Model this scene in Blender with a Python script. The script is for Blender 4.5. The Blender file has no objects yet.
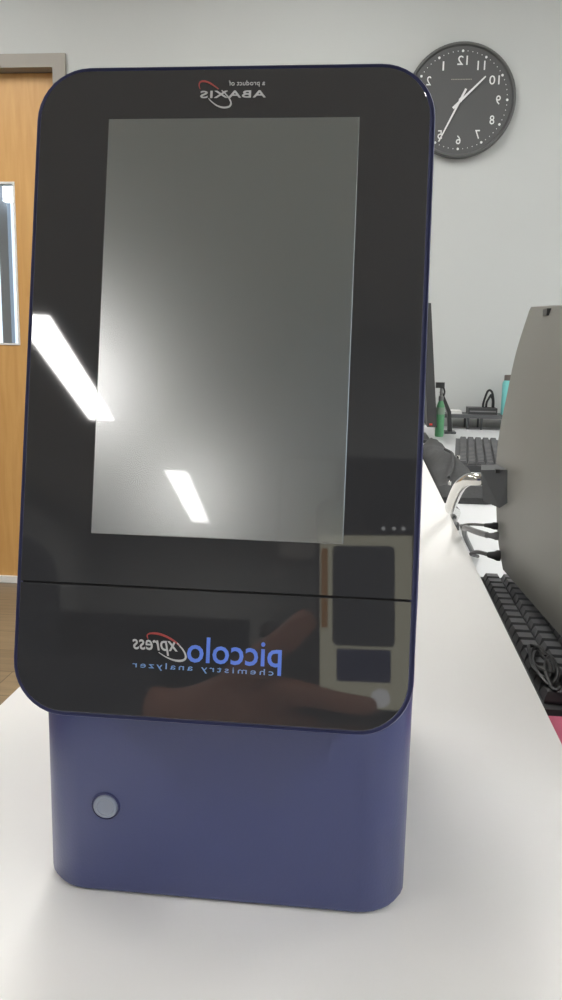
import bpy, bmesh, math, random
from mathutils import Vector, Matrix
random.seed(7)
S = bpy.context.scene
COL = S.collection

# ------------------------------------------------------------------ camera, sky, exposure
EYE = Vector((0.0, 0.0, 1.0315))
RIGHT = Vector((0.9941, 0.1065, 0.0199))
FWD = Vector((-0.1013, 0.9785, -0.1797)).normalized()
RIGHT = (RIGHT - FWD * RIGHT.dot(FWD)).normalized()
UP = RIGHT.cross(FWD)
cam_data = bpy.data.cameras.new('camera')
cam = bpy.data.objects.new('camera', cam_data)
COL.objects.link(cam)
cam_data.sensor_fit = 'VERTICAL'
cam_data.sensor_height = 24.0
cam_data.lens = 24.0 * 822.3 / 1000.0
cam_data.clip_start = 0.01
cam.matrix_world = Matrix(((RIGHT.x, UP.x, -FWD.x, EYE.x), (RIGHT.y, UP.y, -FWD.y, EYE.y),
                           (RIGHT.z, UP.z, -FWD.z, EYE.z), (0, 0, 0, 1)))
S.camera = cam
world = bpy.data.worlds.new('overcast_sky')
world.use_nodes = True
bg = world.node_tree.nodes['Background']
bg.inputs[0].default_value = (0.80, 0.90, 1.0, 1)
bg.inputs[1].default_value = 1.6
S.world = world
S.view_settings.view_transform = 'Standard'
S.view_settings.look = 'None'
S.view_settings.gamma = 1.0
S.view_settings.exposure = 0.0
S.view_settings.use_curve_mapping = False
LAMP_POWER = 28.5          # radiance of the ceiling diffusers
LAMP_COLOR = (1.0, 0.985, 0.955)

# ------------------------------------------------------------------ helpers
def srgb(r, g, b):
    f = lambda c: (c / 255 / 12.92) if c / 255 <= 0.04045 else ((c / 255 + 0.055) / 1.055) ** 2.4
    return (f(r), f(g), f(b), 1)

def mat(name, color, rough=0.5, metal=0.0, spec=0.5, coat=0.0, coat_rough=0.05, noise=0.0, scale=20, bump=0.0, bump_scale=300, emit=None, estr=0.0):
    m = bpy.data.materials.new(name)
    m.use_nodes = True
    nt = m.node_tree
    b = nt.nodes['Principled BSDF']
    b.inputs['Base Color'].default_value = color
    b.inputs['Roughness'].default_value = rough
    b.inputs['Metallic'].default_value = metal
    b.inputs['Specular IOR Level'].default_value = spec
    b.inputs['Coat Weight'].default_value = coat
    b.inputs['Coat Roughness'].default_value = coat_rough
    if emit:
        b.inputs['Emission Color'].default_value = emit
        b.inputs['Emission Strength'].default_value = estr
    tc = nt.nodes.new('ShaderNodeTexCoord')
    if noise:
        n = nt.nodes.new('ShaderNodeTexNoise')
        n.inputs['Scale'].default_value = scale
        n.inputs['Detail'].default_value = 5
        nt.links.new(tc.outputs['Object'], n.inputs['Vector'])
        mx = nt.nodes.new('ShaderNodeMix')
        mx.data_type = 'RGBA'
        lo = [max(0, c * (1 - noise)) for c in color[:3]] + [1]
        hi = [min(1, c * (1 + noise)) for c in color[:3]] + [1]
        mx.inputs[6].default_value = lo
        mx.inputs[7].default_value = hi
        nt.links.new(n.outputs['Fac'], mx.inputs[0])
        nt.links.new(mx.outputs[2], b.inputs['Base Color'])
    if bump:
        n2 = nt.nodes.new('ShaderNodeTexNoise')
        n2.inputs['Scale'].default_value = bump_scale
        n2.inputs['Detail'].default_value = 3
        nt.links.new(tc.outputs['Object'], n2.inputs['Vector'])
        bp = nt.nodes.new('ShaderNodeBump')
        bp.inputs['Strength'].default_value = bump
        bp.inputs['Distance'].default_value = 0.002
        nt.links.new(n2.outputs['Fac'], bp.inputs['Height'])
        nt.links.new(bp.outputs['Normal'], b.inputs['Normal'])
    return m

def emissive(name, color, strength):
    m = bpy.data.materials.new(name)
    m.use_nodes = True
    nt = m.node_tree
    nt.nodes.remove(nt.nodes['Principled BSDF'])
    e = nt.nodes.new('ShaderNodeEmission')
    e.inputs[0].default_value = (*color[:3], 1)
    e.inputs[1].default_value = strength
    nt.links.new(e.outputs[0], nt.nodes['Material Output'].inputs[0])
    return m

def add_box(bm, x0, x1, y0, y1, z0, z1, mtx=None):
    vs = [bm.verts.new((x, y, z)) for x in (x0, x1) for y in (y0, y1) for z in (z0, z1)]
    if mtx:
        for v in vs: v.co = mtx @ v.co
    for f in ((0, 1, 3, 2), (4, 6, 7, 5), (0, 4, 5, 1), (2, 3, 7, 6), (0, 2, 6, 4), (1, 5, 7, 3)):
        bm.faces.new([vs[i] for i in f])
    return vs

def bevel_all(bm, w, seg=3, angle=0.5):
    es = [e for e in bm.edges if len(e.link_faces) == 2 and e.calc_face_angle(0) > angle]
    bmesh.ops.bevel(bm, geom=es, offset=w, segments=seg, profile=0.5, affect='EDGES')

def loft(bm, rings, cap=True, closed=True):
    """rings: list of lists of points, joined in order"""
    vr = [[bm.verts.new(p) for p in r] for r in rings]
    n = len(vr[0])
    for a, b in zip(vr, vr[1:]):
        for i in range(n if closed else n - 1):
            j = (i + 1) % n
            bm.faces.new((a[i], a[j], b[j], b[i]))
    if cap and closed:
        bm.faces.new(vr[0][::-1])
        bm.faces.new(vr[-1])
    return vr

def rrect(u0, u1, v0, v1, r, seg=8, radii=None):
    """rounded rectangle outline, counter-clockwise; radii = (bl, br, tr, tl)"""
    R = radii or (r, r, r, r)
    pts = []
    for (cx, cy, sx, sy, a0, rr) in ((u0, v0, 1, 1, 180, R[0]), (u1, v0, -1, 1, 270, R[1]), (u1, v1, -1, -1, 0, R[2]), (u0, v1, 1, -1, 90, R[3])):
        ox, oy = cx + sx * rr, cy + sy * rr
        if rr < 1e-6:
            pts.append((cx, cy)); continue
        for k in range(seg + 1):
            a = math.radians(a0 + 90 * k / seg)
            pts.append((ox + rr * math.cos(a), oy + rr * math.sin(a)))
    return pts

def tube(bm, pts, rad, seg=10, cap=True):
    pts = [Vector(p) for p in pts]
    rads = rad if isinstance(rad, (list, tuple)) else [rad] * len(pts)
    rings = []
    prev = None
    for i, p in enumerate(pts):
        d = (pts[min(i + 1, len(pts) - 1)] - pts[max(i - 1, 0)]).normalized()
        if prev is None:
            a = d.orthogonal().normalized()
        else:
            a = (prev - d * prev.dot(d)).normalized()
        prev = a
        b = d.cross(a)
        rings.append([p + (a * math.cos(2 * math.pi * k / seg) + b * math.sin(2 * math.pi * k / seg)) * rads[i] for k in range(seg)])
    loft(bm, rings, cap)

def smooth_path(pts, n=8):
    pts = [Vector(p) for p in pts]
    out = []
    for i in range(len(pts) - 1):
        p0, p1, p2, p3 = pts[max(i - 1, 0)], pts[i], pts[i + 1], pts[min(i + 2, len(pts) - 1)]
        for k in range(n):
            t = k / n
            out.append(0.5 * ((2 * p1) + (p2 - p0) * t + (2 * p0 - 5 * p1 + 4 * p2 - p3) * t * t + (3 * p1 - p0 - 3 * p2 + p3) * t ** 3))
    out.append(pts[-1])
    return out

def lathe(bm, prof, cx, cy, seg=24, axis='z'):
    rings = []
    for r, h in prof:
        ring = []
        for k in range(seg):
            a = 2 * math.pi * k / seg
            ring.append((cx + r * math.cos(a), cy + r * math.sin(a), h))
        rings.append(ring)
    return loft(bm, rings)

def new_bm(): return bmesh.new()

def wloc(o):
    v = Vector((0, 0, 0))
    while o is not None:
        v = v + o.location
        o = o.parent
    return v

def obj(name, bm, m, parent=None, smooth=True, base=True):
    """link a bmesh (in world coordinates) as ONE object; origin at its base (or at the parent's for a part)"""
    bmesh.ops.recalc_face_normals(bm, faces=bm.faces)
    if parent is None and base:
        xs = [v.co.x for v in bm.verts]; ys = [v.co.y for v in bm.verts]; zs = [v.co.z for v in bm.verts]
        org = Vector(((min(xs) + max(xs)) / 2, (min(ys) + max(ys)) / 2, min(zs)))
    elif parent is None:
        org = Vector((0, 0, 0))
    else:
        org = wloc(parent)
    for v in bm.verts: v.co -= org
    if smooth:
        for f in bm.faces: f.smooth = True
        for e in bm.edges:
            if len(e.link_faces) == 2 and e.calc_face_angle(0) > 0.6: e.smooth = False
    me = bpy.data.meshes.new(name)
    bm.to_mesh(me); bm.free()
    me.materials.append(m)
    o = bpy.data.objects.new(name, me)
    COL.objects.link(o)
    if parent is not None: o.parent = parent
    else: o.location = org
    return o

def tag(o, label=None, cat=None, group=None, kind=None):
    if label: o['label'] = label
    if cat: o['category'] = cat
    if group: o['group'] = group
    if kind: o['kind'] = kind
    return o

def thing(name, loc, label, cat, group=None):
    o = bpy.data.objects.new(name, None)
    o.empty_display_size = 0.05
    COL.objects.link(o)
    o.location = loc
    return tag(o, label, cat, group)

def box_obj(name, x0, x1, y0, y1, z0, z1, m, parent=None, bev=0.0, seg=3):
    bm = new_bm()
    add_box(bm, x0, x1, y0, y1, z0, z1)
    if bev: bevel_all(bm, bev, seg)
    return obj(name, bm, m, parent)

def structure(o): o['kind'] = 'structure'; return o

def text_bm(body, place, u0, u1, v0, v1, depth=0.0003, shear=0.0, bold=0.0, spacing=1.0):
    """letters mirrored left-right, fitted in the box u0..u1, v0..v1 and put in space by place(u, v, w)"""
    cu = bpy.data.curves.new('lettering', 'FONT')
    cu.body = body
    cu.shear = shear
    cu.offset = bold
    cu.space_character = spacing
    cu.extrude = 0.05
    cu.resolution_u = 3
    t = bpy.data.objects.new('lettering', cu)
    COL.objects.link(t)
    dg = bpy.context.evaluated_depsgraph_get()
    dg.update()
    me = bpy.data.meshes.new_from_object(t.evaluated_get(dg))
    bpy.data.objects.remove(t)
    bpy.data.curves.remove(cu)
    bm = new_bm()
    bm.from_mesh(me)
    bpy.data.meshes.remove(me)
    xs = [v.co.x for v in bm.verts]; ys = [v.co.y for v in bm.verts]
    x0, x1, y0, y1 = min(xs), max(xs), min(ys), max(ys)
    for v in bm.verts:
        a = (v.co.x - x0) / (x1 - x0); b = (v.co.y - y0) / (y1 - y0); w = depth if v.co.z > 0 else 0.0
        v.co = place(u1 - a * (u1 - u0), v0 + b * (v1 - v0), w)
    return bm

def ribbon_bm(pts, widths, place, depth=0.0003, n=8):
    P = [Vector((p[0], p[1], 0)) for p in pts]
    P = smooth_path(P, n)
    N = len(P)
    bm = new_bm()
    rings = []
    for i, p in enumerate(P):
        d = (P[min(i + 1, N - 1)] - P[max(i - 1, 0)]).normalized()
        q = Vector((-d.y, d.x, 0))
        s = i / (N - 1) * (len(widths) - 1)
        k = min(int(s), len(widths) - 2)
        w = widths[k] * (1 - (s - k)) + widths[k + 1] * (s - k)
        a, b = p + q * w / 2, p - q * w / 2
        rings.append([place(a.x, a.y, 0), place(a.x, a.y, depth), place(b.x, b.y, depth), place(b.x, b.y, 0)])
    loft(bm, rings)
    return bm

# ------------------------------------------------------------------ materials
M = {}
M['wall'] = mat('painted_wall', srgb(188, 191, 190), 0.75, noise=0.015, scale=3, bump=0.06, bump_scale=120)
M['ceiling'] = mat('ceiling_tile', srgb(226, 226, 222), 0.9, noise=0.02, scale=40)
M['frame_paint'] = mat('taupe_frame_paint', srgb(146, 141, 133), 0.5, noise=0.02)
M['rubber'] = mat('grey_rubber', srgb(90, 88, 85), 0.7)
M['white_plastic'] = mat('white_plastic', srgb(230, 230, 228), 0.4)
M['laminate'] = mat('white_laminate', srgb(234, 233, 231), 0.30, spec=0.4, noise=0.008, scale=8)
M['desk_laminate'] = mat('pale_grey_laminate', srgb(208, 210, 212), 0.4)
M['blue'] = mat('navy_plastic', srgb(57, 66, 118), 0.34, spec=0.8, bump=0.05, bump_scale=900)
M['blue_rim'] = mat('navy_rim_plastic', srgb(66, 70, 110), 0.35)
M['gloss'] = mat('gloss_black_acrylic', (0.036, 0.037, 0.041, 1), 0.03, spec=1.0)
M['lcd'] = mat('dark_display_film', srgb(73, 82, 85), 0.22, spec=1.0, coat=0.7, coat_rough=0.03)
M['lcd'].node_tree.nodes['Principled BSDF'].inputs['IOR'].default_value = 2.3
M['seam'] = mat('seam_shadow_gap', (0.004, 0.004, 0.005, 1), 0.8)
M['ink_white'] = mat('pale_print', srgb(192, 193, 195), 0.5)
M['ink_red'] = mat('red_print', srgb(165, 68, 66), 0.5)
M['ink_blue'] = mat('blue_print', srgb(98, 134, 232), 0.5)
M['ink_sky'] = mat('light_blue_print', srgb(122, 160, 215), 0.5)
M['sensor'] = mat('frosted_grey_lens', srgb(140, 148, 165), 0.35, coat=0.3)
M['clock_case'] = mat('charcoal_clock_plastic', srgb(84, 85, 85), 0.5)
M['clock_dial'] = mat('charcoal_dial', srgb(80, 81, 82), 0.6)
M['clock_ink'] = mat('white_dial_print', srgb(222, 224, 224), 0.5)
M['shell'] = mat('grey_monitor_shell', srgb(118, 117, 112), 0.5, bump=0.06, bump_scale=1500)
M['black_plastic'] = mat('black_plastic', srgb(58, 59, 60), 0.45)
M['block'] = mat('dark_grey_block', srgb(84, 86, 88), 0.5)
M['chrome'] = mat('polished_chrome', (0.58, 0.575, 0.55, 1), 0.16, metal=1.0)
M['keys'] = mat('dark_grey_keycap', srgb(78, 79, 81), 0.5)
M['key_base'] = mat('keyboard_base_plastic', srgb(58, 59, 61), 0.5)
M['cloth'] = mat('black_cloth', srgb(62, 63, 64), 0.9, noise=0.2, scale=60, bump=0.4, bump_scale=200)
M['cable'] = mat('black_cable', srgb(30, 31, 33), 0.5)
M['grey_cable'] = mat('grey_cable', srgb(120, 121, 122), 0.5)
M['green'] = mat('green_plastic', srgb(98, 164, 118), 0.35)
M['pale_green'] = mat('pale_green_label', srgb(138, 160, 142), 0.5)
M['teal'] = mat('turquoise_plastic', srgb(118, 196, 194), 0.45)
M['brown'] = mat('brown_cap', srgb(96, 88, 84), 0.5)
M['pink'] = mat('pink_paper', srgb(200, 96, 124), 0.7, noise=0.08, scale=40)
M['red'] = mat('red_plastic', srgb(210, 60, 50), 0.4)
M['partition'] = mat('charcoal_fabric_panel', srgb(36, 37, 40), 0.85, noise=0.1, scale=80)
M['skin'] = mat('skin', srgb(176, 126, 104), 0.5, noise=0.06, scale=30)
M['leaf'] = mat('green_leaf', srgb(70, 140, 60), 0.6, noise=0.3, scale=6)
M['asphalt'] = mat('pale_pavement', srgb(170, 172, 170), 0.9, noise=0.1, scale=12)
M['steel_post'] = mat('dark_steel', srgb(150, 160, 175), 0.5)
M['diffuser'] = emissive('lamp_diffuser', LAMP_COLOR, LAMP_POWER)
M['outdoor_lamp'] = emissive('canopy_lamp_glow', (1, 1, 1), 6.0)

def wood_mat(name, c0, c1, sx, sz, rough):
    m = bpy.data.materials.new(name); m.use_nodes = True
    nt = m.node_tree; b = nt.nodes['Principled BSDF']; b.inputs['Roughness'].default_value = rough
    tc = nt.nodes.new('ShaderNodeTexCoord'); mp = nt.nodes.new('ShaderNodeMapping')
    mp.inputs['Scale'].default_value = (sx, sx, sz)
    n = nt.nodes.new('ShaderNodeTexNoise'); n.inputs['Scale'].default_value = 3.0; n.inputs['Detail'].default_value = 8; n.inputs['Distortion'].default_value = 0.6
    cr = nt.nodes.new('ShaderNodeValToRGB')
    cr.color_ramp.elements[0].position = 0.3; cr.color_ramp.elements[1].position = 0.7
    cr.color_ramp.elements[0].color = c0; cr.color_ramp.elements[1].color = c1
    nt.links.new(tc.outputs['Object'], mp.inputs['Vector']); nt.links.new(mp.outputs[0], n.inputs['Vector'])
    nt.links.new(n.outputs['Fac'], cr.inputs[0]); nt.links.new(cr.outputs[0], b.inputs['Base Color'])
    return m
M['oak'] = wood_mat('honey_oak_veneer', srgb(199, 151, 88), srgb(211, 165, 102), 14, 1.2, 0.45)

def floor_mat():
    m = bpy.data.materials.new('brown_vinyl_planks'); m.use_nodes = True
    nt = m.node_tree; b = nt.nodes['Principled BSDF']; b.inputs['Roughness'].default_value = 0.45
    tc = nt.nodes.new('ShaderNodeTexCoord')
    br = nt.nodes.new('ShaderNodeTexBrick')
    br.inputs['Color1'].default_value = srgb(142, 124, 98); br.inputs['Color2'].default_value = srgb(128, 111, 88)
    br.inputs['Mortar'].default_value = srgb(100, 86, 66)
    br.inputs['Scale'].default_value = 1.0; br.inputs['Mortar Size'].default_value = 0.002
    br.inputs['Brick Width'].default_value = 1.2; br.inputs['Row Height'].default_value = 0.18
    n = nt.nodes.new('ShaderNodeTexNoise'); n.inputs['Scale'].default_value = 6; n.inputs['Detail'].default_value = 8
    mp = nt.nodes.new('ShaderNodeMapping'); mp.inputs['Scale'].default_value = (1, 9, 1)
    mx = nt.nodes.new('ShaderNodeMix'); mx.data_type = 'RGBA'; mx.blend_type = 'OVERLAY'; mx.inputs[0].default_value = 0.35
    nt.links.new(tc.outputs['Object'], br.inputs['Vector']); nt.links.new(tc.outputs['Object'], mp.inputs['Vector'])
    nt.links.new(mp.outputs[0], n.inputs['Vector'])
    nt.links.new(br.outputs['Color'], mx.inputs[6]); nt.links.new(n.outputs['Fac'], mx.inputs[7]); nt.links.new(mx.outputs[2], b.inputs['Base Color'])
    return m
M['floor'] = floor_mat()

def glass_mat():
    m = bpy.data.materials.new('clear_pane'); m.use_nodes = True
    nt = m.node_tree; nt.nodes.remove(nt.nodes['Principled BSDF'])
    t = nt.nodes.new('ShaderNodeBsdfTransparent'); t.inputs[0].default_value = (0.93, 0.96, 0.97, 1)
    g = nt.nodes.new('ShaderNodeBsdfGlossy'); g.inputs['Roughness'].default_value = 0.02
    fr = nt.nodes.new('ShaderNodeFresnel'); mx = nt.nodes.new('ShaderNodeMixShader')
    nt.links.new(fr.outputs[0], mx.inputs[0]); nt.links.new(t.outputs[0], mx.inputs[1]); nt.links.new(g.outputs[0], mx.inputs[2])
    nt.links.new(mx.outputs[0], nt.nodes['Material Output'].inputs[0])
    return m
M['glass'] = glass_mat()

# ------------------------------------------------------------------ room shell
X0, X1, Y0, Y1, ZC = -3.6, 2.6, -10.4, 3.3, 2.7
DX0, DX1, DZ = -2.221, -1.205, 2.1306      # door frame outline
structure(box_obj('floor', X0 - .15, X1 + .15, Y0 - .15, Y1 + .15, -0.12, 0.0, M['floor']))
structure(box_obj('ceiling', X0 - .15, X1 + .15, Y0 - .15, Y1 + .15, ZC, ZC + 0.12, M['ceiling']))
bm = new_bm()
add_box(bm, X0 - .15, DX0, Y1, Y1 + .15, 0, ZC)
add_box(bm, DX1, X1 + .15, Y1, Y1 + .15, 0, ZC)
add_box(bm, DX0, DX1, Y1, Y1 + .15, DZ, ZC)
structure(obj('wall_front', bm, M['wall'], smooth=False))
structure(box_obj('wall_back', X0 - .15, X1 + .15, Y0 - .15, Y0, 0, ZC, M['wall']))
structure(box_obj('wall_left', X0 - .15, X0, Y0, Y1, 0, ZC, M['wall']))
# right wall with an unseen window, added to cool the light on this side
WY0, WY1, WZ0, WZ1 = -3.4, 0.4, 0.95, 2.3
bm = new_bm()
add_box(bm, X1, X1 + .15, Y0, WY0, 0, ZC); add_box(bm, X1, X1 + .15, WY1, Y1, 0, ZC)
add_box(bm, X1, X1 + .15, WY0, WY1, 0, WZ0); add_box(bm, X1, X1 + .15, WY0, WY1, WZ1, ZC)
structure(obj('wall_right', bm, M['wall'], smooth=False))
win = thing('added_window', (X1 + .05, (WY0 + WY1) / 2, WZ0), None, None); structure(win)
bm = new_bm()
for a, b in ((WY0, WY0 + .06), (WY1 - .06, WY1), ((WY0 + WY1) / 2 - .03, (WY0 + WY1) / 2 + .03)): add_box(bm, X1 + .03, X1 + .11, a, b, WZ0, WZ1)
for a, b in ((WZ0, WZ0 + .06), (WZ1 - .06, WZ1)): add_box(bm, X1 + .03, X1 + .11, WY0 + .06, WY1 - .06, a, b)
obj('window_frame', bm, M['white_plastic'], win, smooth=False)
box_obj('pane', X1 + .06, X1 + .068, WY0 + .05, WY1 - .05, WZ0 + .05, WZ1 - .05, M['glass'], win)
structure(box_obj('wall_inner', -.45, X1, -3.65, -3.5, 0, ZC, M['wall']))
structure(box_obj('baseboard_front', DX1, X1, Y1 - .012, Y1, 0, .1, M['rubber'], bev=.003))
structure(box_obj('baseboard_left', X0, X0 + .012, Y0, Y1, 0, .1, M['rubber'], bev=.003))

# door: frame, oak leaf, narrow lite
door = thing('door_1', ((DX0 + DX1) / 2, 3.36, 0), None, None); structure(door)
bm = new_bm()
FI0, FI1, FZ = DX0 + .0512, DX1 - .0512, 2.0815
for (a, b, c, d) in ((DX0, FI0, 0, DZ), (FI1, DX1, 0, DZ), (FI0, FI1, FZ, DZ)):
    add_box(bm, a, b, 3.287, 3.45, c, d)
obj('door_frame', bm, M['frame_paint'], door, smooth=False)
LX0, LX1, LZ0, LZ1 = -1.668, -1.4486, 1.0285, 1.674
LY0, LY1 = 3.345, 3.389
bm = new_bm()
add_box(bm, FI0 + .003, LX0, LY0, LY1, .022, FZ - .003)
add_box(bm, LX1, FI1 - .003, LY0, LY1, .022, FZ - .003)
add_box(bm, LX0, LX1, LY0, LY1, .022, LZ0)
add_box(bm, LX0, LX1, LY0, LY1, LZ1, FZ - .003)
leaf = obj('door_leaf', bm, M['oak'], door, smooth=False)
bm = new_bm()
for (a, b, c, d) in ((LX0, LX0 + .008, LZ0, LZ1), (LX1 - .008, LX1, LZ0, LZ1), (LX0 + .008, LX1 - .008, LZ0, LZ0 + .008), (LX0 + .008, LX1 - .008, LZ1 - .008, LZ1)):
    add_box(bm, a, b, LY0 - .004, LY1 + .004, c, d)
fr = obj('lite_frame', bm, M['white_plastic'], leaf, smooth=False)
box_obj('lite_pane', LX0 + .006, LX1 - .006, 3.364, 3.370, LZ0 + .006, LZ1 - .006, M['glass'], leaf)
box_obj('under_door_light', FI0 + .003, FI1 - .003, LY0 - .012, LY0, .004, .034, M['white_plastic'], door, bev=.002)  # white strip stands in for light showing beneath the door
bm = new_bm()
lathe(bm, [(.028, 0), (.028, .01), (.012, .014), (.012, .05), (.0, .052)], 0, 0)
for v in bm.verts: v.co = Vector((FI0 + .07, LY0, 1.0)) + Vector((v.co.x, -v.co.z, v.co.y))
tube(bm, [(FI0 + .07, LY0 - .045, 1.0), (FI0 + .19, LY0 - .045, 1.0)], .009)
obj('door_handle', bm, M['chrome'], door)

# outdoors beyond the pane
structure(box_obj('pavement', -9, 4, 3.46, 16, -.15, -.02, M['asphalt']))
bm = new_bm()
for k in range(900):
    a = random.uniform(0, 6.283); r = .55 * math.sqrt(random.random()); h = random.uniform(0.05, 1.05)
    w = (1.0 - (h / 1.3) ** 2)
    p = Vector((-3.55 + r * w * math.cos(a), 6.6 + r * w * math.sin(a), h - .02))
    u = Vector((random.uniform(-1, 1), random.uniform(-1, 1), random.uniform(-.6, 1))).normalized() * .06
    v = u.orthogonal().normalized() * .028
    q = [bm.verts.new(p - u), bm.verts.new(p + v), bm.verts.new(p + u), bm.verts.new(p - v)]
    bm.faces.new(q)
sh = thing('garden_shrub', (-3.55, 6.6, -.02), 'bright green leafy shrub outdoors, seen through the narrow door pane', 'shrub')
obj('foliage', bm, M['leaf'], sh, smooth=False)
bm = new_bm()
for k in range(7):
    a = k * .9
    tube(bm, smooth_path([(-3.55, 6.6, -.02), (-3.55 + .1 * math.cos(a), 6.6 + .1 * math.sin(a), .5), (-3.55 + .3 * math.cos(a), 6.6 +   .3 * math.sin(a), .8)], 4), [.014] * 8 + [.005], 6)
obj('stem', bm, M['brown'], sh)
po = thing('canopy_post', (-1.80, 3.95, -.02), 'dark steel post just outside the oak door, behind its narrow pane', 'post')
bm = new_bm(); add_box(bm, -1.785, -1.74, 3.92, 3.96, -.01, 2.9); bevel_all(bm, .008); obj('shaft', bm, M['steel_post'], po)
bm = new_bm(); add_box(bm, -1.90, -1.70, 3.85, 4.05, -.02, .0); bevel_all(bm, .004); obj('base_plate', bm, M['steel_post'], po)
lp = thing('outdoor_lamp', (-1.71, 3.90, 1.68), 'small lit white lamp on the steel post, at the top of the door pane', 'lamp')
bm = new_bm(); add_box(bm, -1.737, -1.690, 3.875, 3.918, 1.69, 1.775); bevel_all(bm, .012); obj('lamp_cover', bm, M['outdoor_lamp'], lp)
bm = new_bm(); add_box(bm, -1.737, -1.695, 3.918, 3.93, 1.70, 1.765); bevel_all(bm, .003); obj('back_plate', bm, M['steel_post'], lp)

# ------------------------------------------------------------------ ceiling lights (two mirrored on the glossy front, one added for brightness)
def fixture(x, y, label, w=.20, l=1.6, turn=-.10):
    t = thing('ceiling_light', (x, y, ZC - .06), label, 'ceiling light', 'long ceiling lights in two rows')
    rot = Matrix.Translation((x, y, 0)) @ Matrix.Rotation(turn, 4, 'Z')
    bm = new_bm()
    add_box(bm, -w / 2 - .03, -w / 2, -l / 2 - .03, l / 2 + .03, ZC - .06, ZC, rot)
    add_box(bm, w / 2, w / 2 + .03, -l / 2 - .03, l / 2 + .03, ZC - .06, ZC, rot)
    add_box(bm, -w / 2, w / 2, -l / 2 - .03, -l / 2, ZC - .06, ZC, rot)
    add_box(bm, -w / 2, w / 2, l / 2, l / 2 + .03, ZC - .06, ZC, rot)
    obj('housing', bm, M['white_plastic'], t, smooth=False)
    bm = new_bm(); add_box(bm, -w / 2, w / 2, -l / 2, l / 2, ZC - .052, ZC - .03, rot)
    obj('diffuser', bm, M['diffuser'], t, smooth=False)
L_A = 'long white ceiling light mirrored in the upper left of the glossy black front'
L_B = 'long white ceiling light mirrored low on the grey display, farther back'
L_O = 'long white ceiling light overhead, unseen, outside the mirrored pair'
fixture(-1.85, -4.15, L_A, l=1.85)
fixture(-1.86, -7.9, L_B, l=2.7, w=.22)
for (x, y) in ((-.35, 1.75), (-1.89, -.7), (-1.89, 1.9), (1.5, -2.3), (1.5, -.4), (1.5, 1.9)):  # the first, unseen, is added to brighten the ledge and upper wall
    fixture(x, y, L_O)

# ------------------------------------------------------------------ white ledge and side desk
LEDGE_Z = .793
led = thing('white_ledge', (-.055, 1.5, 0), 'long narrow white laminate ledge carrying the blue analyzer', 'counter')
bm = new_bm(); add_box(bm, -.238, .128, -.22, 3.29, LEDGE_Z - .03, LEDGE_Z); bevel_all(bm, .0015, 2)
obj('worktop', bm, M['laminate'], led)
box_obj('support_panel', -.20, .09, -.15, 3.28, .0, LEDGE_Z - .03, M['frame_paint'], led)
DESK_Z = .750
dk = thing('side_desk', (.75, 1.6, 0), 'pale grey desk beside the ledge, under keyboards and cables', 'desk')
bm = new_bm(); add_box(bm, .131, 1.35, .2, 3.28, DESK_Z - .025, DESK_Z); bevel_all(bm, .002, 2)
obj('desktop', bm, M['desk_laminate'], dk)
for (x, y) in ((.20, .3), (1.28, .3), (.20, 3.2), (1.28, 3.2)):
    bm = new_bm(); add_box(bm, x - .025, x + .025, y - .025, y + .025, 0, DESK_Z - .025); bevel_all(bm, .003)
    obj('leg', bm, M['frame_paint'], dk)

# ------------------------------------------------------------------ the analyzer
AX0, AX1 = -.1378, .0238
T = math.radians(11.09)
PO = Vector((-.1319, .2827, .8927))               # lower left corner of the leaning front
PU = Vector((0, math.sin(T), math.cos(T)))
PN = Vector((0, -math.cos(T), math.sin(T)))       # out of the front, to the viewer
PR = Vector((1, 0, 0))
PW, PH = .1524, .249
def onp(u, v, w=0.0): return PO + PR * u + PU * v + PN * w
an = thing('chemistry_analyzer', ((AX0 + AX1) / 2, .42, LEDGE_Z), 'navy blue benchtop chemistry analyzer with glossy black leaning front and grey display', 'analyzer')
# base housing: footprint with round corners and a slightly bowed front
def base_ring(z, g=0.0):
    r = .020
    pts = []
    o = rrect(AX0 + g, AX1 - g, .316 + g, .52 - g, r - g * .5, 8)
    for (x, y) in o:
        if y < .35:
            c = (x - (AX0 + AX1) / 2) / ((AX1 - AX0) / 2)
            y = y + .002 * c * c
        pts.append((x, y, z))
    return pts
bm = new_bm()
loft(bm, [base_ring(LEDGE_Z + .0012, .0012), base_ring(LEDGE_Z + .0035), base_ring(.93), base_ring(1.03)])
# lean the upper rings back so they stay behind the head
for v in bm.verts:
    if v.co.z > .95 and v.co.y < .40: v.co.y = max(v.co.y, .345 + (v.co.z - .95) * .2)
obj('base_housing', bm, M['blue'], an)
for (x, y) in ((AX0 + .03, .345), (AX1 - .03, .345), (AX0 + .03, .49), (AX1 - .03, .49)):
    bm = new_bm(); lathe(bm, [(.008, LEDGE_Z), (.008, LEDGE_Z + .002)], x, y, 14)
    obj('rubber_foot', bm, M['rubber'], an)
# head shell: rounded slab with soft front edge, drawn in towards the back
bm = new_bm()
def head_ring(w, g, r=.0205):
    return [onp(u, v, w) for (u, v) in rrect(g, PW - g, g, PH - g, r - g * .6, 10)]
loft(bm, [head_ring(-.0012, .0012), head_ring(-.0004, .0004), head_ring(-.0015, 0), head_ring(-.012, .0006), head_ring(-.030, .004), head_ring(-.045, .012)])
head = obj('head_shell', bm, M['blue_rim'], an)
bm = new_bm()
loft(bm, [[(AX0 + .018, .345, 1.0), (AX1 - .016, .345, 1.0), (AX1 - .016, .50, 1.0), (AX0 + .018, .50, 1.0)],
          [(AX0 + .022, .375, 1.105), (AX1 - .020, .375, 1.105), (AX1 - .020, .455, 1.09), (AX0 + .022, .455, 1.09)]])
bevel_all(bm, .008)
obj('rear_housing', bm, M['blue'], an)
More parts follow.
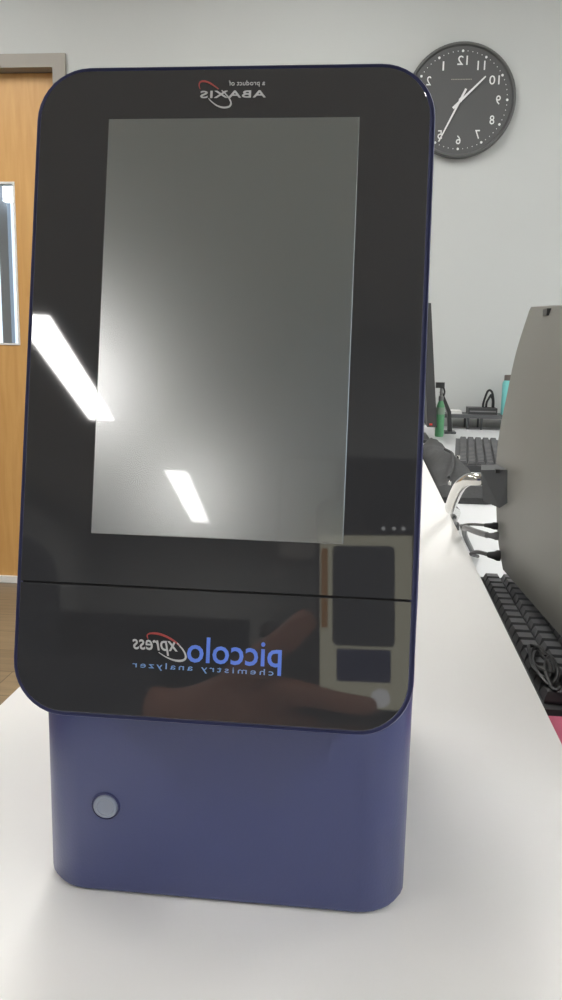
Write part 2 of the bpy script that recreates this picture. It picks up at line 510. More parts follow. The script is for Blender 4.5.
# glossy front in two pieces with a fine gap
SEAM = .0505
def plate(u0, u1, v0, v1, radii, w0, w1, bev=.0004):
    bm = new_bm()
    o = rrect(u0, u1, v0, v1, 0, 10, radii)
    b = bev
    o2 = rrect(u0 + b, u1 - b, v0 + b, v1 - b, 0, 10, tuple(max(0, r - b) for r in radii))
    loft(bm, [[onp(u, v, w0) for u, v in o], [onp(u, v, w1 - b) for u, v in o], [onp(u, v, w1) for u, v in o2]])
    return bm
G = .0021
up = obj('upper_front', plate(G, PW - G, SEAM + .0003, PH - G, (0, 0, .0185, .0185), -.004, .0006, .0002), M['gloss'], an)
lo = obj('lower_front', plate(G, PW - G, G, SEAM - .0003, (.0185, .0185, 0, 0), -.004, .0006, .0002), M['gloss'], an)
obj('front_gap', plate(G + .0006, PW - G - .0006, SEAM - .001, SEAM + .001, (0, 0, 0, 0), -.004, -.0002, .0001), M['seam'], an)
disp = obj('display', plate(.0290, .1246, .0701, .22835, (0, 0, 0, 0), .0, .0010, .0003), M['lcd'], up)
WF = .0006
pl = lambda u, v, w: onp(u, v, WF + w)
# logo on the upper front (the photograph is mirrored, so is all lettering)
tag(obj('lettering', text_bm('a product of', pl, .0750, .0887, .2400, .24235), M['ink_white'], up, smooth=False), 'tiny pale words above the logo')
tag(obj('lettering', text_bm('ABAXIS', pl, .0642, .0892, .2359, .2386, bold=.012, spacing=1.1), M['ink_white'], up, smooth=False), 'pale grey maker lettering')
tag(obj('swoosh', ribbon_bm([(.0641, .2394), (.06363, .24062), (.06391, .24184), (.06496, .24231), (.06678, .24197), (.06887, .24088), (.07115, .23931)],
    [.0002, .0004, .0006, .0006, .0003], pl), M['ink_red'], up, smooth=False), 'red upper half of the logo loop')
tag(obj('swoosh', ribbon_bm([(.06745, .23578), (.06873, .23447), (.07084, .23298), (.07332, .23223), (.0755, .23261), (.0761, .23398), (.07521, .23586), (.07366, .23766), (.0724, .23873)],
    [.0002, .0004, .0006, .0006, .0004, .0003], pl), M['ink_white'], up, smooth=False), 'pale lower half of the logo loop')
# product name on the lower front
tag(obj('lettering', text_bm('piccolo', pl, .0680, .1036, .0205, .0331, bold=.010), M['ink_blue'], lo, smooth=False), 'big blue lettering')
tag(obj('lettering', text_bm('xpress', pl, .0470, .0644, .0254, .0310, shear=.25, bold=.006), M['ink_white'], lo, smooth=False), 'white slanted lettering')
tag(obj('lettering', text_bm('chemistry analyzer', pl, .0473, .1008, .0197, .0226, spacing=1.35), M['ink_sky'], lo, smooth=False), 'small light blue lettering')
tag(obj('swoosh', ribbon_bm([(.05286, .03138), (.05252, .0327), (.05373, .03343), (.05647, .03345), (.05992, .03257), (.06341, .03076), (.0651, .02939)],
    [.0002, .0005, .0008, .0007, .0003], pl), M['ink_red'], lo, smooth=False), 'red upper half of the loop')
tag(obj('swoosh', ribbon_bm([(.05717, .02653), (.06025, .02484), (.0637, .02384), (.06642, .024), (.06758, .02526), (.06667, .02761), (.0641, .0304)],
    [.0002, .0004, .0008, .0008, .0005, .0004], pl), M['ink_white'], lo, smooth=False), 'white lower half of the loop')
# round sensor on the base
bm = new_bm()
lathe(bm, [(.0064, 0), (.0062, .0007), (.0058, .001), (.0056, .0004)], 0, 0, 32)
for v in bm.verts: v.co = Vector((-.1064, .3172, .8356)) + Vector((v.co.x, -v.co.z, v.co.y))
ring = obj('sensor_ring', bm, M['blue_rim'], an)
bm = new_bm()
lathe(bm, [(.0054, 0), (.0054, .0008), (.0049, .0014), (.0038, .0016), (.0034, .0012), (.0008, .0010)], 0, 0, 32)
for v in bm.verts: v.co = Vector((-.1064, .3172, .8356)) + Vector((v.co.x, -v.co.z, v.co.y))
tag(obj('sensor_lens', bm, M['sensor'], ring), 'round frosted grey lens')

# ------------------------------------------------------------------ wall clock
CC = Vector((.2915, 3.3, 1.9425)); CR = .1985; CD = .034
ck = thing('wall_clock', (CC.x, CC.y - CD / 2, CC.z - CR), 'round charcoal wall clock with mirrored white numerals', 'clock')
def onc(u, v, w): return Vector((CC.x + u, CC.y - CD + .0085 - w, CC.z + v))
bm = new_bm()
lathe(bm, [(CR * .93, 0), (CR, .006), (CR, CD - .004), (CR - .003, CD), (CR - .009, CD), (CR - .012, CD - .004), (CR - .014, CD - .010), (.01, CD - .0105)], 0, 0, 72)
for v in bm.verts: v.co = Vector((CC.x, CC.y, CC.z)) + Vector((v.co.x, -v.co.z, v.co.y))
obj('case', bm, M['clock_case'], ck)
bm = new_bm()
lathe(bm, [(CR - .0135, -.001), (CR - .0135, .0005)], 0, 0, 72)
for v in bm.verts: v.co = onc(v.co.x, v.co.y, v.co.z)
dial = obj('dial', bm, M['clock_dial'], ck)
for h in range(1, 13):
    a = math.radians(30 * h)
    cx, cy = -math.sin(a) * CR * .685, math.cos(a) * CR * .685
    hh = .0155; ww = .0085 if h < 10 else .0185
    if h in (1,): ww = .0028
    if h == 11: ww = .014
    obj('numeral', text_bm(str(h), onc, cx - ww, cx + ww, cy - hh, cy + hh, .0012, bold=.004), M['clock_ink'], dial, smooth=False)
bm = new_bm()
for k in range(60):
    a = math.radians(6 * k); big = k % 5 == 0
    r = .0046 if big else .0016
    cx, cy = math.sin(a) * CR * .845, math.cos(a) * CR * .845
    rings = [[onc(cx + rr * math.cos(t * math.pi / 4), cy + rr * math.sin(t * math.pi / 4), w) for t in range(8)] for rr, w in ((r, .0004), (r, .0012))]
    loft(bm, rings)
obj('minute_track', bm, M['clock_ink'], dial, smooth=False)
def hand(px_from, px_to, w, lift):
    # coordinates in clock radii
    a, b = Vector(px_from) * CR, Vector(px_to) * CR
    d = (b - a).normalized(); n = Vector((-d.y, d.x))
    bm = new_bm()
    q = [a + n * w * .8, b + n * w * .45, b - n * w * .45, a - n * w * .8]
    loft(bm, [[onc(p.x, p.y, lift) for p in q], [onc(p.x, p.y, lift + .0014) for p in q]])
    return bm
obj('hour_hand', hand((-.13, -.14), (.43, .40), .0056, .004), M['clock_ink'], dial, smooth=False)
obj('minute_hand', hand((.09, .19), (-.36, -.72), .0050, .006), M['clock_ink'], dial, smooth=False)
bm = new_bm(); lathe(bm, [(.0065, .001), (.0065, .0082), (.004, .009)], 0, 0, 24)
for v in bm.verts: v.co = onc(v.co.x, v.co.y, v.co.z)
obj('hub', bm, M['clock_ink'], dial)
bm = new_bm()
for k in range(13):
    u = -.037 + .0058 * k
    rings = [[onc(u, .070, w), onc(u + .0042, .0702, w), onc(u + .0042, .0732, w), onc(u, .073, w)] for w in (.0004, .001)]
    loft(bm, rings)
tag(obj('tiny_print', bm, M['block'] if False else M['frame_paint'], dial, smooth=False), 'faint grey line of tiny print')

# ------------------------------------------------------------------ big grey all-in-one monitor at the right, seen from behind
AZ = math.radians(4)                      # a little turn of its long side away from the ledge
mon_dir = Vector((math.sin(AZ), -math.cos(AZ), 0))   # from far end to near end
MF = Vector((0, .95, 0))
prof = [(.1722, 1.0831), (.1604, 1.0364), (.1529, .9866), (.1478, .9472), (.1462, .9129), (.1490, .8668), (.1540, .822), (.1620, .786)]
prof_front = [(.210, .786), (.210, .86), (.205, .92), (.203, .98), (.199, 1.04), (.192, 1.085)]
prs = [Vector((p[0], 0, p[1])) for p in smooth_path([(a, b, 0) for a, b in prof], 5)]
pro = [(p.x, p.y) for p in smooth_path([(a, b, 0) for a, b in prof], 5)]
pro = pro + prof_front
am = thing('desktop_monitor', (.17, .70, DESK_Z), 'large grey monitor seen from behind at the right edge, on a chrome tube stand', 'monitor')
bm = new_bm()
rings = []
LEN = .53
for s, g, dz in ((0, .004, 0), (.004, 0, 0), (.12, 0, -.0), (.26, -.004, -.0), (.40, 0, -.0), (LEN - .004, 0, -.0), (LEN, .004, -.0)):
    ring = []
    cx = sum(p[0] for p in pro) / len(pro); cz = sum(p[1] for p in pro) / len(pro)
    for (x, z) in pro:
        k = 1 - g / .05 if g > 0 else 1
        xx = x if g >= 0 else x + g * max(0, 1 - abs(z - .93) / .14)
        q = Vector((cx + (xx - cx) * (1 if g < 0 else k), 0, cz + (z - cz) * (1 - (g / .13 if g > 0 else 0)) - s * .04 * max(0, (z - .95) / .13)))
        ring.append(Vector((q.x, .95, q.z)) + mon_dir * s)
    rings.append(ring)
loft(bm, rings)
shell = obj('back_shell', bm, M['shell'], am)
# screen side, seen only from elsewhere
bm = new_bm()
fr_pts = []
for s in (.012, LEN - .012):
    fr_pts.append([Vector((x + dx, .95, z)) + mon_dir * s for (x, z, dx) in ((  .2105, .815, .0), (.2005, 1.05, .0), (.2035, 1.05, .0), (.2125, .815, .0))])
loft(bm, fr_pts)
obj('screen', bm, M['gloss'], am, smooth=False)
# notch in the top edge, rib and bracket
bm = new_bm(); add_box(bm, .1735, .1785,   .865, .885, 1.0705, 1.0775); bevel_all(bm, .0015)
obj('top_latch', bm, M['black_plastic'], shell)
bm = new_bm()
bx = [Vector((.1245, .905, .9070)), Vector((.1535, .890, .9105)), Vector((.1545, .890, .876)), Vector((.145, .893, .868)), Vector((.1290, .905, .873))]
loft(bm, [bx, [p + Vector((.006, .045, 0)) for p in bx]])
bevel_all(bm, .002)
blk = obj('hinge_block', bm, M['block'], am)
bm = new_bm(); add_box(bm, .1385, .1425, .893, .902, .9060, .9098); obj('slot', bm, M['black_plastic'], blk)
bm = new_bm()
tube(bm, smooth_path([(.136, .925, .893), (.124, .925, .8935), (.1145, .940, .890), (.109, .975, .874), (.1095, 1.05, .838), (.126, 1.17, .812), (.1385, 1.25, .792), (.1405, 1.30, .772), (.143, 1.325, .7585)], 6), .0072, 12)
tag(obj('stand_tube', bm, M['chrome'], am), 'curved chrome tube leg')
bm = new_bm(); lathe(bm, [(.010, DESK_Z), (.010, .759), (.008, .762)], .1445, 1.328, 16); obj('tube_foot', bm, M['black_plastic'], am)

# plugs on the back of the monitor, their cables dropping to the desk
def plug(y, z, x0, x1, r, pm, label, path, rc):
    t = thing('cable_plug', (x0, y, z - r), label, 'cable', 'cables plugged into the monitor back')
    bm = new_bm()
    tube(bm, [(x1, y, z), (x0 + .010, y, z), (x0 + .007, y, z), (x0, y + .002, z)], [r, r, r * .75, r * .5], 12)
    obj('plug_body', bm, pm, t)
    bm = new_bm(); tube(bm, smooth_path([(x0 + .001, y + .002, z)] + path, 6), rc, 8); obj('cord', bm, pm, t)
plug(.93, .8405, .136, .1505, .0042, M['cable'], 'thin black cable plugged highest into the grey monitor back', [(.128, .98, .831), (.127, 1.06, .813), (.137, 1.16, .79), (.155, 1.24, .7525)], .0016)
plug(.93, .829, .139, .1520, .0048, M['grey_cable'], 'thick grey cable plugged between two black ones behind the monitor', [(.129, .96, .827), (.124, 1.01, .820), (.136, 1.10, .79), (.155, 1.17, .7545)], .0036)
plug(.925, .8075, .141, .1545, .0062, M['cable'], 'black cable with a fat plug, lowest behind the monitor', [(.136, .96, .802), (.137, 1.02, .787), (.143, 1.08, .77), (.16, 1.14, .7530)], .0024)

# ------------------------------------------------------------------ keyboards
def keyboard(loc, rotz, tilt, label, rows, cols, pitch):
    t = thing('keyboard', loc, label, 'keyboard', 'black keyboards on the side desk')
    t.rotation_euler = (0, 0, rotz)
    L, Wd = cols * pitch + .02, rows * pitch + .02
    def add(name, bm, m, parent, at=(0, 0, 0)):
        bmesh.ops.recalc_face_normals(bm, faces=bm.faces)
        me = bpy.data.meshes.new(name); bm.to_mesh(me); bm.free(); me.materials.append(m)
        o = bpy.data.objects.new(name, me); COL.objects.link(o); o.parent = parent; o.location = at
        return o
    bm = new_bm(); add_box(bm, -Wd / 2, Wd / 2, -L / 2, L / 2, 0, .016)
    bevel_all(bm, .004)
    for v in bm.verts: v.co.z += (v.co.y + L / 2) * tilt
    base = add('base', bm, M['key_base'], t)
    if tilt > .01:
        for sx in (-1, 1):
            bm = new_bm(); add_box(bm, -.008, .008, -.006, .006, 0, L * .9 * tilt + .002)
            add('riser', bm, M['key_base'], t, (sx * Wd * .35, L * .4, 0))
    kbm = new_bm()
    h = pitch * .5 - .0012
    loft(kbm, [[(-h, -h, 0), (h, -h, 0), (h, h, 0), (-h, h, 0)], [(-h, -h, .003), (h, -h, .003), (h, h, .003), (-h, h, .003)],
               [(-h * .72, -h * .72, .009), (h * .72, -h * .72, .009), (h * .72, h * .72, .009), (-h * .72, h * .72, .009)]])
    first = None
    for i in range(rows):
        for j in range(cols):
            x = (i - (rows - 1) / 2) * pitch; y = (j - (cols - 1) / 2) * pitch
            at = (x, y, .0155 + (y + L / 2) * tilt)
            if first is None: first = add('key', kbm, M['keys'], t, at)
            else:
                k = first.copy(); k.location = at; COL.objects.link(k); k.parent = t
    return t
keyboard((.298, 2.22, DESK_Z), math.radians(-6), .045, 'black keyboard lying beyond the slumped black cloth bag', 5, 20, .0212)
keyboard((.2060, .795, DESK_Z), math.radians(0), .0, 'black keyboard on the desk under the grey monitor', 6, 17, .021)
kc = []
for k in range(46):
    a = k * .52
    kc.append((.151 + .008 * math.cos(a) + .003 * math.sin(a * .37) + k * .0001, .690 + .032 * math.sin(a * 1.03) - k * .0009, .7775 + .0012 * math.sin(k * 1.7)))
bm = new_bm(); tube(bm, smooth_path(kc, 3), .0016, 6)
tag(obj('cable_coil', bm, M['cable']), 'tangled thin black cable coiled on the keyboard under the monitor', 'cable')
pk = thing('tissue_box', (.19, .53, DESK_Z), 'pink paper box on the side desk, at the lower right edge', 'box')
bm = new_bm(); add_box(bm, .1315, .25, .43, .556, DESK_Z, .7835); bevel_all(bm, .0015, 2); obj('carton', bm, M['pink'], pk)
bm = new_bm(); lathe(bm, [(.02, .783), (.02, .7840), (.004, .7841)], .19, .50, 20); obj('opening', bm, M['white_plastic'], pk)

# ------------------------------------------------------------------ slumped black bag between ledge and keyboard
bg_t = thing('cloth_bag', (.18, 1.8, DESK_Z), 'slumped black cloth bag lying along the ledge, before the keyboard', 'bag')
bm = new_bm()
NU, NV = 26, 12
rr = []
for i in range(NU + 1):
    s = i / NU
    y = 1.565 + s * .66
    hgt = .062 * (math.sin(math.pi * min(1, s * .62 + .12)) ** .6) * (1 if s < .93 else max(.1, (1 - s) / .07 * .9 + .1)) * (0.35 if i == 0 else 1)
    x0, x1 = .134, .238 - .05 * s
    ring = []
    for j in range(NV):
        a = math.pi * j / (NV - 1)
        x = (x0 + x1) / 2 - math.cos(a) * (x1 - x0) / 2
        z = DESK_Z + .0015 + hgt * math.sin(a) ** .7 * (1 + .10 * math.sin(9 * s + 3 * a) + .06 * math.sin(23 * s + j))
        ring.append((x, y, z))
    ring += [(x1 - .01, y, DESK_Z + .0005), (x0 + .01, y, DESK_Z + .0005)]
    rr.append(ring)
loft(bm, rr)
body = obj('body', bm, M['cloth'], bg_t)
bm = new_bm(); tube(bm, smooth_path([(.160, 1.60, .795), (.175, 1.68, .812), (.185, 1.80, .817), (.180, 1.92, .813)], 6), .003, 8)
obj('seam_piping', bm, M['cloth'], body)
for (x, y, z) in ((.2050, 1.86, .803), (.160, 1.575, .788)):
    bm = new_bm(); lathe(bm, [(.0035, z - .004), (.0035, z + .003), (.002, z + .004)], x, y, 12); obj('zip_pull', bm, M['chrome'], body)

# ------------------------------------------------------------------ far end of the side desk
# slim black monitor, edge-on, partly behind the analyzer
fm = thing('slim_monitor', (.17, 2.72, DESK_Z), 'slim black monitor, edge-on, directly behind the analyzer', 'monitor')
bm = new_bm()
loft(bm, [[(.178, 2.5, .812), (.2065, 2.5, .812), (.1705, 2.5, 1.1746), (.145, 2.5, 1.1746)], [(.178, 3.0, .812), (.2065, 3.0, .812), (.1705, 3.0, 1.1746), (.145, 3.0, 1.1746)]])
bevel_all(bm, .004)
obj('case', bm, M['black_plastic'], fm)
bm = new_bm()
loft(bm, [[(.2062, 2.515, .83), (.1722, 2.515, 1.163), (.1712, 2.515, 1.163), (.2052, 2.515, .83)], [(.2062, 2.985, .83), (.1722, 2.985, 1.163), (.1712, 2.985, 1.163), (.2052, 2.985, .83)]])
obj('screen', bm, M['gloss'], fm, smooth=False)
bm = new_bm(); add_box(bm, .146, .172, 2.70, 2.80, .755, .95); bevel_all(bm, .004); obj('stand_neck', bm, M['black_plastic'], fm)
bm = new_bm(); add_box(bm, .134, .200, 2.62, 2.88, DESK_Z, .760); bevel_all(bm, .003); obj('stand_foot', bm, M['black_plastic'], fm)
bm = new_bm(); add_box(bm, .184, .192, 2.495, 2.502, .818, .823); obj('power_light', bm, M['red'], fm)

# green spray bottle beside it
sb = thing('spray_bottle', (.244, 2.85, DESK_Z), 'green spray bottle with a black nozzle beside the slim monitor', 'bottle')
SX, SY = .2440, 2.85
bm = new_bm()
lathe(bm, [(.013, DESK_Z), (.0150, DESK_Z + .004), (.0150, .835), (.013, .855), (.007, .872), (.006, .876)], SX, SY, 20); obj('bottle_body', bm, M['green'], sb)
bm = new_bm(); lathe(bm, [(.0154, .826), (.0154, .842), (.0140, .850)], SX, SY, 20); obj('label_band', bm, M['pale_green'], sb)
bm = new_bm(); lathe(bm, [(.0085, .872), (.0085, .887), (.005, .890), (.0048, .917)], SX, SY, 16); obj('collar', bm, M['grey_cable'], sb)
bm = new_bm(); add_box(bm, SX - .020, SX + .009, SY - .009, SY + .009, .915, .934); bevel_all(bm, .003); nz = obj('spray_head', bm, M['black_plastic'], sb)
bm = new_bm(); tube(bm, smooth_path([(SX + .006, SY, .918), (SX + .011, SY, .902), (SX + .008, SY, .887)], 4), .003, 8); obj('trigger', bm, M['black_plastic'], nz)

# slanted black stand beside the bottle
ts = thing('slanted_stand', (.275, 2.99, DESK_Z), 'slim black slanted stand right of the green bottle', 'stand')
bm = new_bm()
side = [(.250, .895), (.258, .898), (.292, .828), (.300, .756), (.286, .756), (.280, .822)]
loft(bm, [[(x, 2.97, z) for x, z in side], [(x, 3.01, z) for x, z in side]])
bevel_all(bm, .002); obj('arm', bm, M['black_plastic'], ts)
bm = new_bm(); add_box(bm, .272, .312, 2.955, 3.025, DESK_Z, .757); bevel_all(bm, .002); obj('base', bm, M['block'], ts)

# dark low shelf on the back of the desk
ps = thing('desk_riser', (.46, 3.2, DESK_Z), 'long dark low shelf standing along the back edge of the side desk', 'shelf')
bm = new_bm(); add_box(bm, .278, .80, 3.14, 3.28, .793, .8065); bevel_all(bm, .002); obj('board', bm, M['block'], ps)
for x in (.375, .425, .76):
    for y in (3.16, 3.26):
        bm = new_bm(); lathe(bm, [(.004, DESK_Z), (.004, .788), (.007, .7935)], x, y, 12); obj('leg', bm, M['block'], ps)
# black box lying across it, with a loop of cable
rb = thing('router', (.44, 3.2, .8065), 'flat black network box on the dark low shelf, against the wall', 'network box')
bm = new_bm(); add_box(bm, .375, .482, 3.165, 3.245, .8067, .831); bevel_all(bm, .004); obj('case', bm, M['black_plastic'], rb)
bm = new_bm(); add_box(bm, .38, .477, 3.1635, 3.166, .816, .8205); obj('vent_slot', bm, M['grey_cable'], rb)
for (dx, hh, yy, lab) in ((0, .062, 3.20, 'black cable in a tall loop above the flat network box'), (.015, .046, 3.22, 'black cable in a low loop behind the tall loop')):
    bm = new_bm(); tube(bm, smooth_path([(.432 + dx, yy, .831), (.434 + dx, yy, .852), (.447 + dx, yy, .831 + hh), (.462, yy, .831 + hh - .002), (.470, yy, .86), (.471, yy, .831)], 6), .0042, 8)
    tag(obj('cable_loop', bm, M['cable']), lab, 'cable', 'cable loops above the network box')
# turquoise bottle
tb = thing('turquoise_bottle', (.522, 3.19, .8067), 'turquoise bottle with a brown cap, half behind the grey monitor', 'bottle')
bm = new_bm(); lathe(bm, [(.022, .8067), (.0245, .810), (.0245, .925), (.019, .935)], .522, 3.19, 24); obj('bottle_body', bm, M['teal'], tb)
bm = new_bm(); lathe(bm, [(.019, .932), (.019, .953), (.016, .956)], .522, 3.19, 24); obj('cap', bm, M['brown'], tb)
bm = new_bm()
for k in range(3): add_box(bm, .30 + .002 * k, .352 - .001 * k, 3.165, 3.235, .8068 + .004 * k, .8106 + .004 * k)
tag(obj('card_stack', bm, M['white_plastic'], smooth=False), 'small stack of white cards on the dark shelf, left of the network box', 'cards')

# ------------------------------------------------------------------ the photographer's phone and the seated photographer (both mirrored low on the black front)
def ph(a, b, c): return EYE + RIGHT * a + UP * b + FWD * c
M['phone_body'] = mat('dark_phone_metal', srgb(40, 40, 42), 0.35)
M['phone_glass'] = mat('phone_front_glass', (0.01, 0.01, 0.01, 1), 0.05)
M['lit_wall'] = emissive('lit_screen_pale', srgb(214, 210, 184), 1.7)
M['lit_dark'] = emissive('lit_screen_dark', srgb(70, 72, 76), 1.0)
M['lit_navy'] = emissive('lit_screen_navy', srgb(58, 64, 104), 1.0)
M['lit_oak'] = emissive('lit_screen_oak', srgb(196, 144, 84), 1.2)
M['lit_white'] = emissive('lit_screen_white', srgb(245, 245, 245), 1.8)
phone = thing('phone', ph(0, -.075, -.008), 'phone with a lit screen, mirrored at the lower right of the glossy front', 'phone')
def slab(a0, a1, b0, b1, c0, c1, r, bev=.0):
    bm = new_bm()
    o = rrect(a0, a1, b0, b1, r, 6)
    o2 = rrect(a0 + bev, a1 - bev, b0 + bev, b1 - bev, max(r - bev, 0), 6)
    if bev: loft(bm, [[ph(u, v, c0) for u, v in o2], [ph(u, v, c0 + bev) for u, v in o], [ph(u, v, c1 - bev) for u, v in o], [ph(u, v, c1) for u, v in o2]])
    else: loft(bm, [[ph(u, v, c0) for u, v in o], [ph(u, v, c1) for u, v in o]])
    return bm
obj('phone_case', slab(-.037, .037, -.156, .010, -.0125, -.0045, .009, .002), M['phone_body'], phone)
fg = obj('front_glass', slab(-.0355, .0355, -.1545, .0085, -.0048, -.0042, .008), M['phone_glass'], phone)
scr = obj('screen', slab(-.0335, .0345, -.1435, -.0165, -.0043, -.0039, .001), M['lit_wall'], phone)
obj('preview_panel', slab(-.024, .022, -.098, -.024, -.0040, -.0037, .004), M['lit_dark'], scr)
obj('preview_base', slab(-.021, .019, -.124, -.1, -.0040, -.0037, .002), M['lit_navy'], scr)
obj('preview_door', slab(-.0325, -.0275, -.085, -.026, -.0040, -.0037, .0005), M['lit_oak'], scr)
obj('shutter_button', slab(.0045, .0185, -.1420, -.1285, -.0040, -.0036, .0066), M['lit_white'], scr)
for a in (.0137, .0215, .0282):
    obj('screen_icon', slab(a - .0014, a + .0014, -.0126, -.0100, -.0043, -.0038, .0012), M['lit_white'], fg)

def skin_obj(name, joints, bones, root, m, parent=None, sub=2):
    """joints: name -> (point, radius or (rx, ry)); bones: pairs; grows ONE continuous surface"""
    keys = list(joints)
    me = bpy.data.meshes.new(name)
    me.from_pydata([joints[k][0] for k in keys], [(keys.index(a), keys.index(b)) for a, b in bones], [])
    o = bpy.data.objects.new(name, me)
    COL.objects.link(o)
    md = o.modifiers.new('skin', 'SKIN'); md.use_smooth_shade = True; md.branch_smoothing = 0.3
    sk = me.skin_vertices[0].data
    for i, k in enumerate(keys):
        r = joints[k][1]
        sk[i].radius = r if isinstance(r, tuple) else (r, r)
        sk[i].use_root = (k == root)
    sd = o.modifiers.new('sub', 'SUBSURF'); sd.levels = sub; sd.render_levels = sub
    dg = bpy.context.evaluated_depsgraph_get(); dg.update()
    m2 = bpy.data.meshes.new_from_object(o.evaluated_get(dg))
    bpy.data.objects.remove(o); bpy.data.meshes.remove(me)
    bm = new_bm(); bm.from_mesh(m2); bpy.data.meshes.remove(m2)
    return bm

V = Vector
J = {}
J['pelvis'] = (V((-.60, -.44, .53)), (.125, .105))
J['waist'] = (V((-.60, -.43, .68)), (.125, .095))
J['chest'] = (V((-.595, -.42, .86)), (.145, .105))
J['upper'] = (V((-.59, -.415, .985)), (.120, .085))
J['neck'] = (V((-.58, -.408, 1.085)), .050)
J['jaw'] = (V((-.575, -.378, 1.158)), (.064, .078))
J['skull'] = (V((-.575, -.390, 1.235)), (.088, .108))
J['crown'] = (V((-.575, -.398, 1.300)), (.066, .080))
J['shr'] = (V((-.425, -.385, 1.015)), .052)
J['elr'] = (V((-.340, -.190, .855)), .038)
J['frr'] = (V((-.240, -.09, .873)), .037)
J['wrr'] = (ph(-.142, -.160, -.025), (.024, .019))
J['palm'] = (ph(-.106, -.148, -.022), (.034, .018))
J['i0'] = (ph(-.076, -.131, -.014), .0112); J['i1'] = (ph(-.047, -.131, .006), .0088); J['i2'] = (ph(-.016, -.137, .009), .0080); J['i3'] = (ph(.011, -.140, .005), .0070)
J['m0'] = (ph(-.068, -.142, -.026), .0105); J['m1'] = (ph(-.034, -.139, -.029), .0088); J['m2'] = (ph(-.006, -.140, -.025), .0078); J['m3'] = (ph(.014, -.141, -.0215), .0068)
J['r0'] = (ph(-.070, -.158, -.028), .0100); J['r1'] = (ph(-.038, -.166, -.026), .0084); J['r2'] = (ph(-.011, -.1655, -.018), .0076); J['r3'] = (ph(.006, -.1645, -.008), .0066)
J['l0'] = (ph(-.075, -.171, -.027), .0092); J['l1'] = (ph(-.049, -.182, -.022), .0076); J['l2'] = (ph(-.028, -.184, -.014), .0068); J['l3'] = (ph(-.014, -.182, -.006), .0060)
J['t0'] = (ph(-.102, -.130, -.010), .0155); J['t1'] = (ph(-.077, -.108, -.001), .0118); J['t2'] = (ph(-.053, -.090, .007), .0108); J['t3'] = (ph(-.037, -.073, .007), .0092)
J['shl'] = (V((-.760, -.43, 1.015)), .052)
J['ell'] = (V((-.800, -.36, .765)), .038)
J['frl'] = (V((-.775, -.27, .70)), .036)
J['wrl'] = (V((-.735, -.165, .640)), (.024, .019))
J['pal'] = (V((-.722, -.115, .615)), (.032, .016))
for n, dx, L in (('a', .028, .95), ('b', .010, 1.05), ('c', -.009, 1.0), ('d', -.026, .8)):
    for k, (dy, dz, r) in enumerate(((.035, -.006, .0095), (.065, -.012, .0085), (.088, -.024, .0076), (.100, -.044, .0066))):
        J['h%s%d' % (n, k)] = (V((-.718 + dx, -.115 + dy * L, .615 + dz)), r)
J['hT0'] = (V((-.690, -.130, .618)), .014); J['hT1'] = (V((-.668, -.102, .607)), .0115); J['hT2'] = (V((-.657, -.078, .594)), .0095)
for sgn, n in ((1, 'R'), (-1, 'L')):
    x = -.60 + sgn * .095
    J['hip' + n] = (V((x, -.40, .525)), .085)
    J['kne' + n] = (V((x + sgn * .02, .005, .515)), .060)
    J['cal' + n] = (V((x + sgn * .02, .015, .34)), .056)
    J['ank' + n] = (V((x + sgn * .02, .01, .09)), .034)
    J['bal' + n] = (V((x + sgn * .025, .105, .042)), (.040, .026))
    J['toe' + n] = (V((x + sgn * .027, .155, .036)), (.034, .018))
B = [('pelvis', 'waist'), ('waist', 'chest'), ('chest', 'upper'), ('upper', 'neck'), ('neck', 'jaw'), ('jaw', 'skull'), ('skull', 'crown'),
     ('upper', 'shr'), ('shr', 'elr'), ('elr', 'frr'), ('frr', 'wrr'), ('wrr', 'palm'), ('upper', 'shl'), ('shl', 'ell'), ('ell', 'frl'), ('frl', 'wrl'), ('wrl', 'pal')]
for f in 'imrl': B += [('palm', f + '0'), (f + '0', f + '1'), (f + '1', f + '2'), (f + '2', f + '3')]
B += [('palm', 't0'), ('t0', 't1'), ('t1', 't2'), ('t2', 't3')]
for f in 'abcd': B += [('pal', 'h%s0' % f)] + [('h%s%d' % (f, k), 'h%s%d' % (f, k + 1)) for k in range(3)]
B += [('pal', 'hT0'), ('hT0', 'hT1'), ('hT1', 'hT2')]
for n in 'RL': B += [('pelvis', 'hip' + n), ('hip' + n, 'kne' + n), ('kne' + n, 'cal' + n), ('cal' + n, 'ank' + n), ('ank' + n, 'bal' + n), ('bal' + n, 'toe' + n)]
person = thing('person', (-.60, -.40, 0), 'person in dark clothes on a stool, holding a phone, mirrored low in the black front', 'person')
bm = skin_obj('body', J, B, 'pelvis', M['skin'])
# nose, brow and chin pushed out of the face
fx, fy = -.575, -.385
for v in bm.verts:
    p = v.co
    if p.z > 1.12 and p.y > -.36:
        d = math.exp(-((p.x - fx) / .014) ** 2)
        p.y += .020 * d * math.exp(-((p.z - 1.195) / .020) ** 2) + .006 * math.exp(-((p.z - 1.238) / .012) ** 2) + .008 * math.exp(-((p.x - fx) / .03) ** 2) * math.exp(-((p.z - 1.13) / .018) ** 2)
        for sx in (-1, 1): p.y -= .008 * math.exp(-((p.x - fx - sx * .030) / .014) ** 2 - ((p.z - 1.22) / .012) ** 2)
        p.y -= .005 * math.exp(-((p.x - fx) / .024) ** 2 - ((p.z - 1.160) / .005) ** 2)
body = obj('body', bm, M['skin'], person)
M['eye'] = mat('eye_white', srgb(225, 222, 215), 0.2)
M['hair'] = mat('dark_hair', srgb(38, 30, 26), 0.6, noise=0.3, scale=90)
M['lips'] = mat('lip', srgb(158, 92, 84), 0.45)
M['dark_shirt'] = mat('charcoal_knit', srgb(44, 45, 50), 0.9, noise=0.1, scale=120)
M['trousers'] = mat('navy_twill', srgb(40, 44, 58), 0.85, noise=0.1, scale=120)
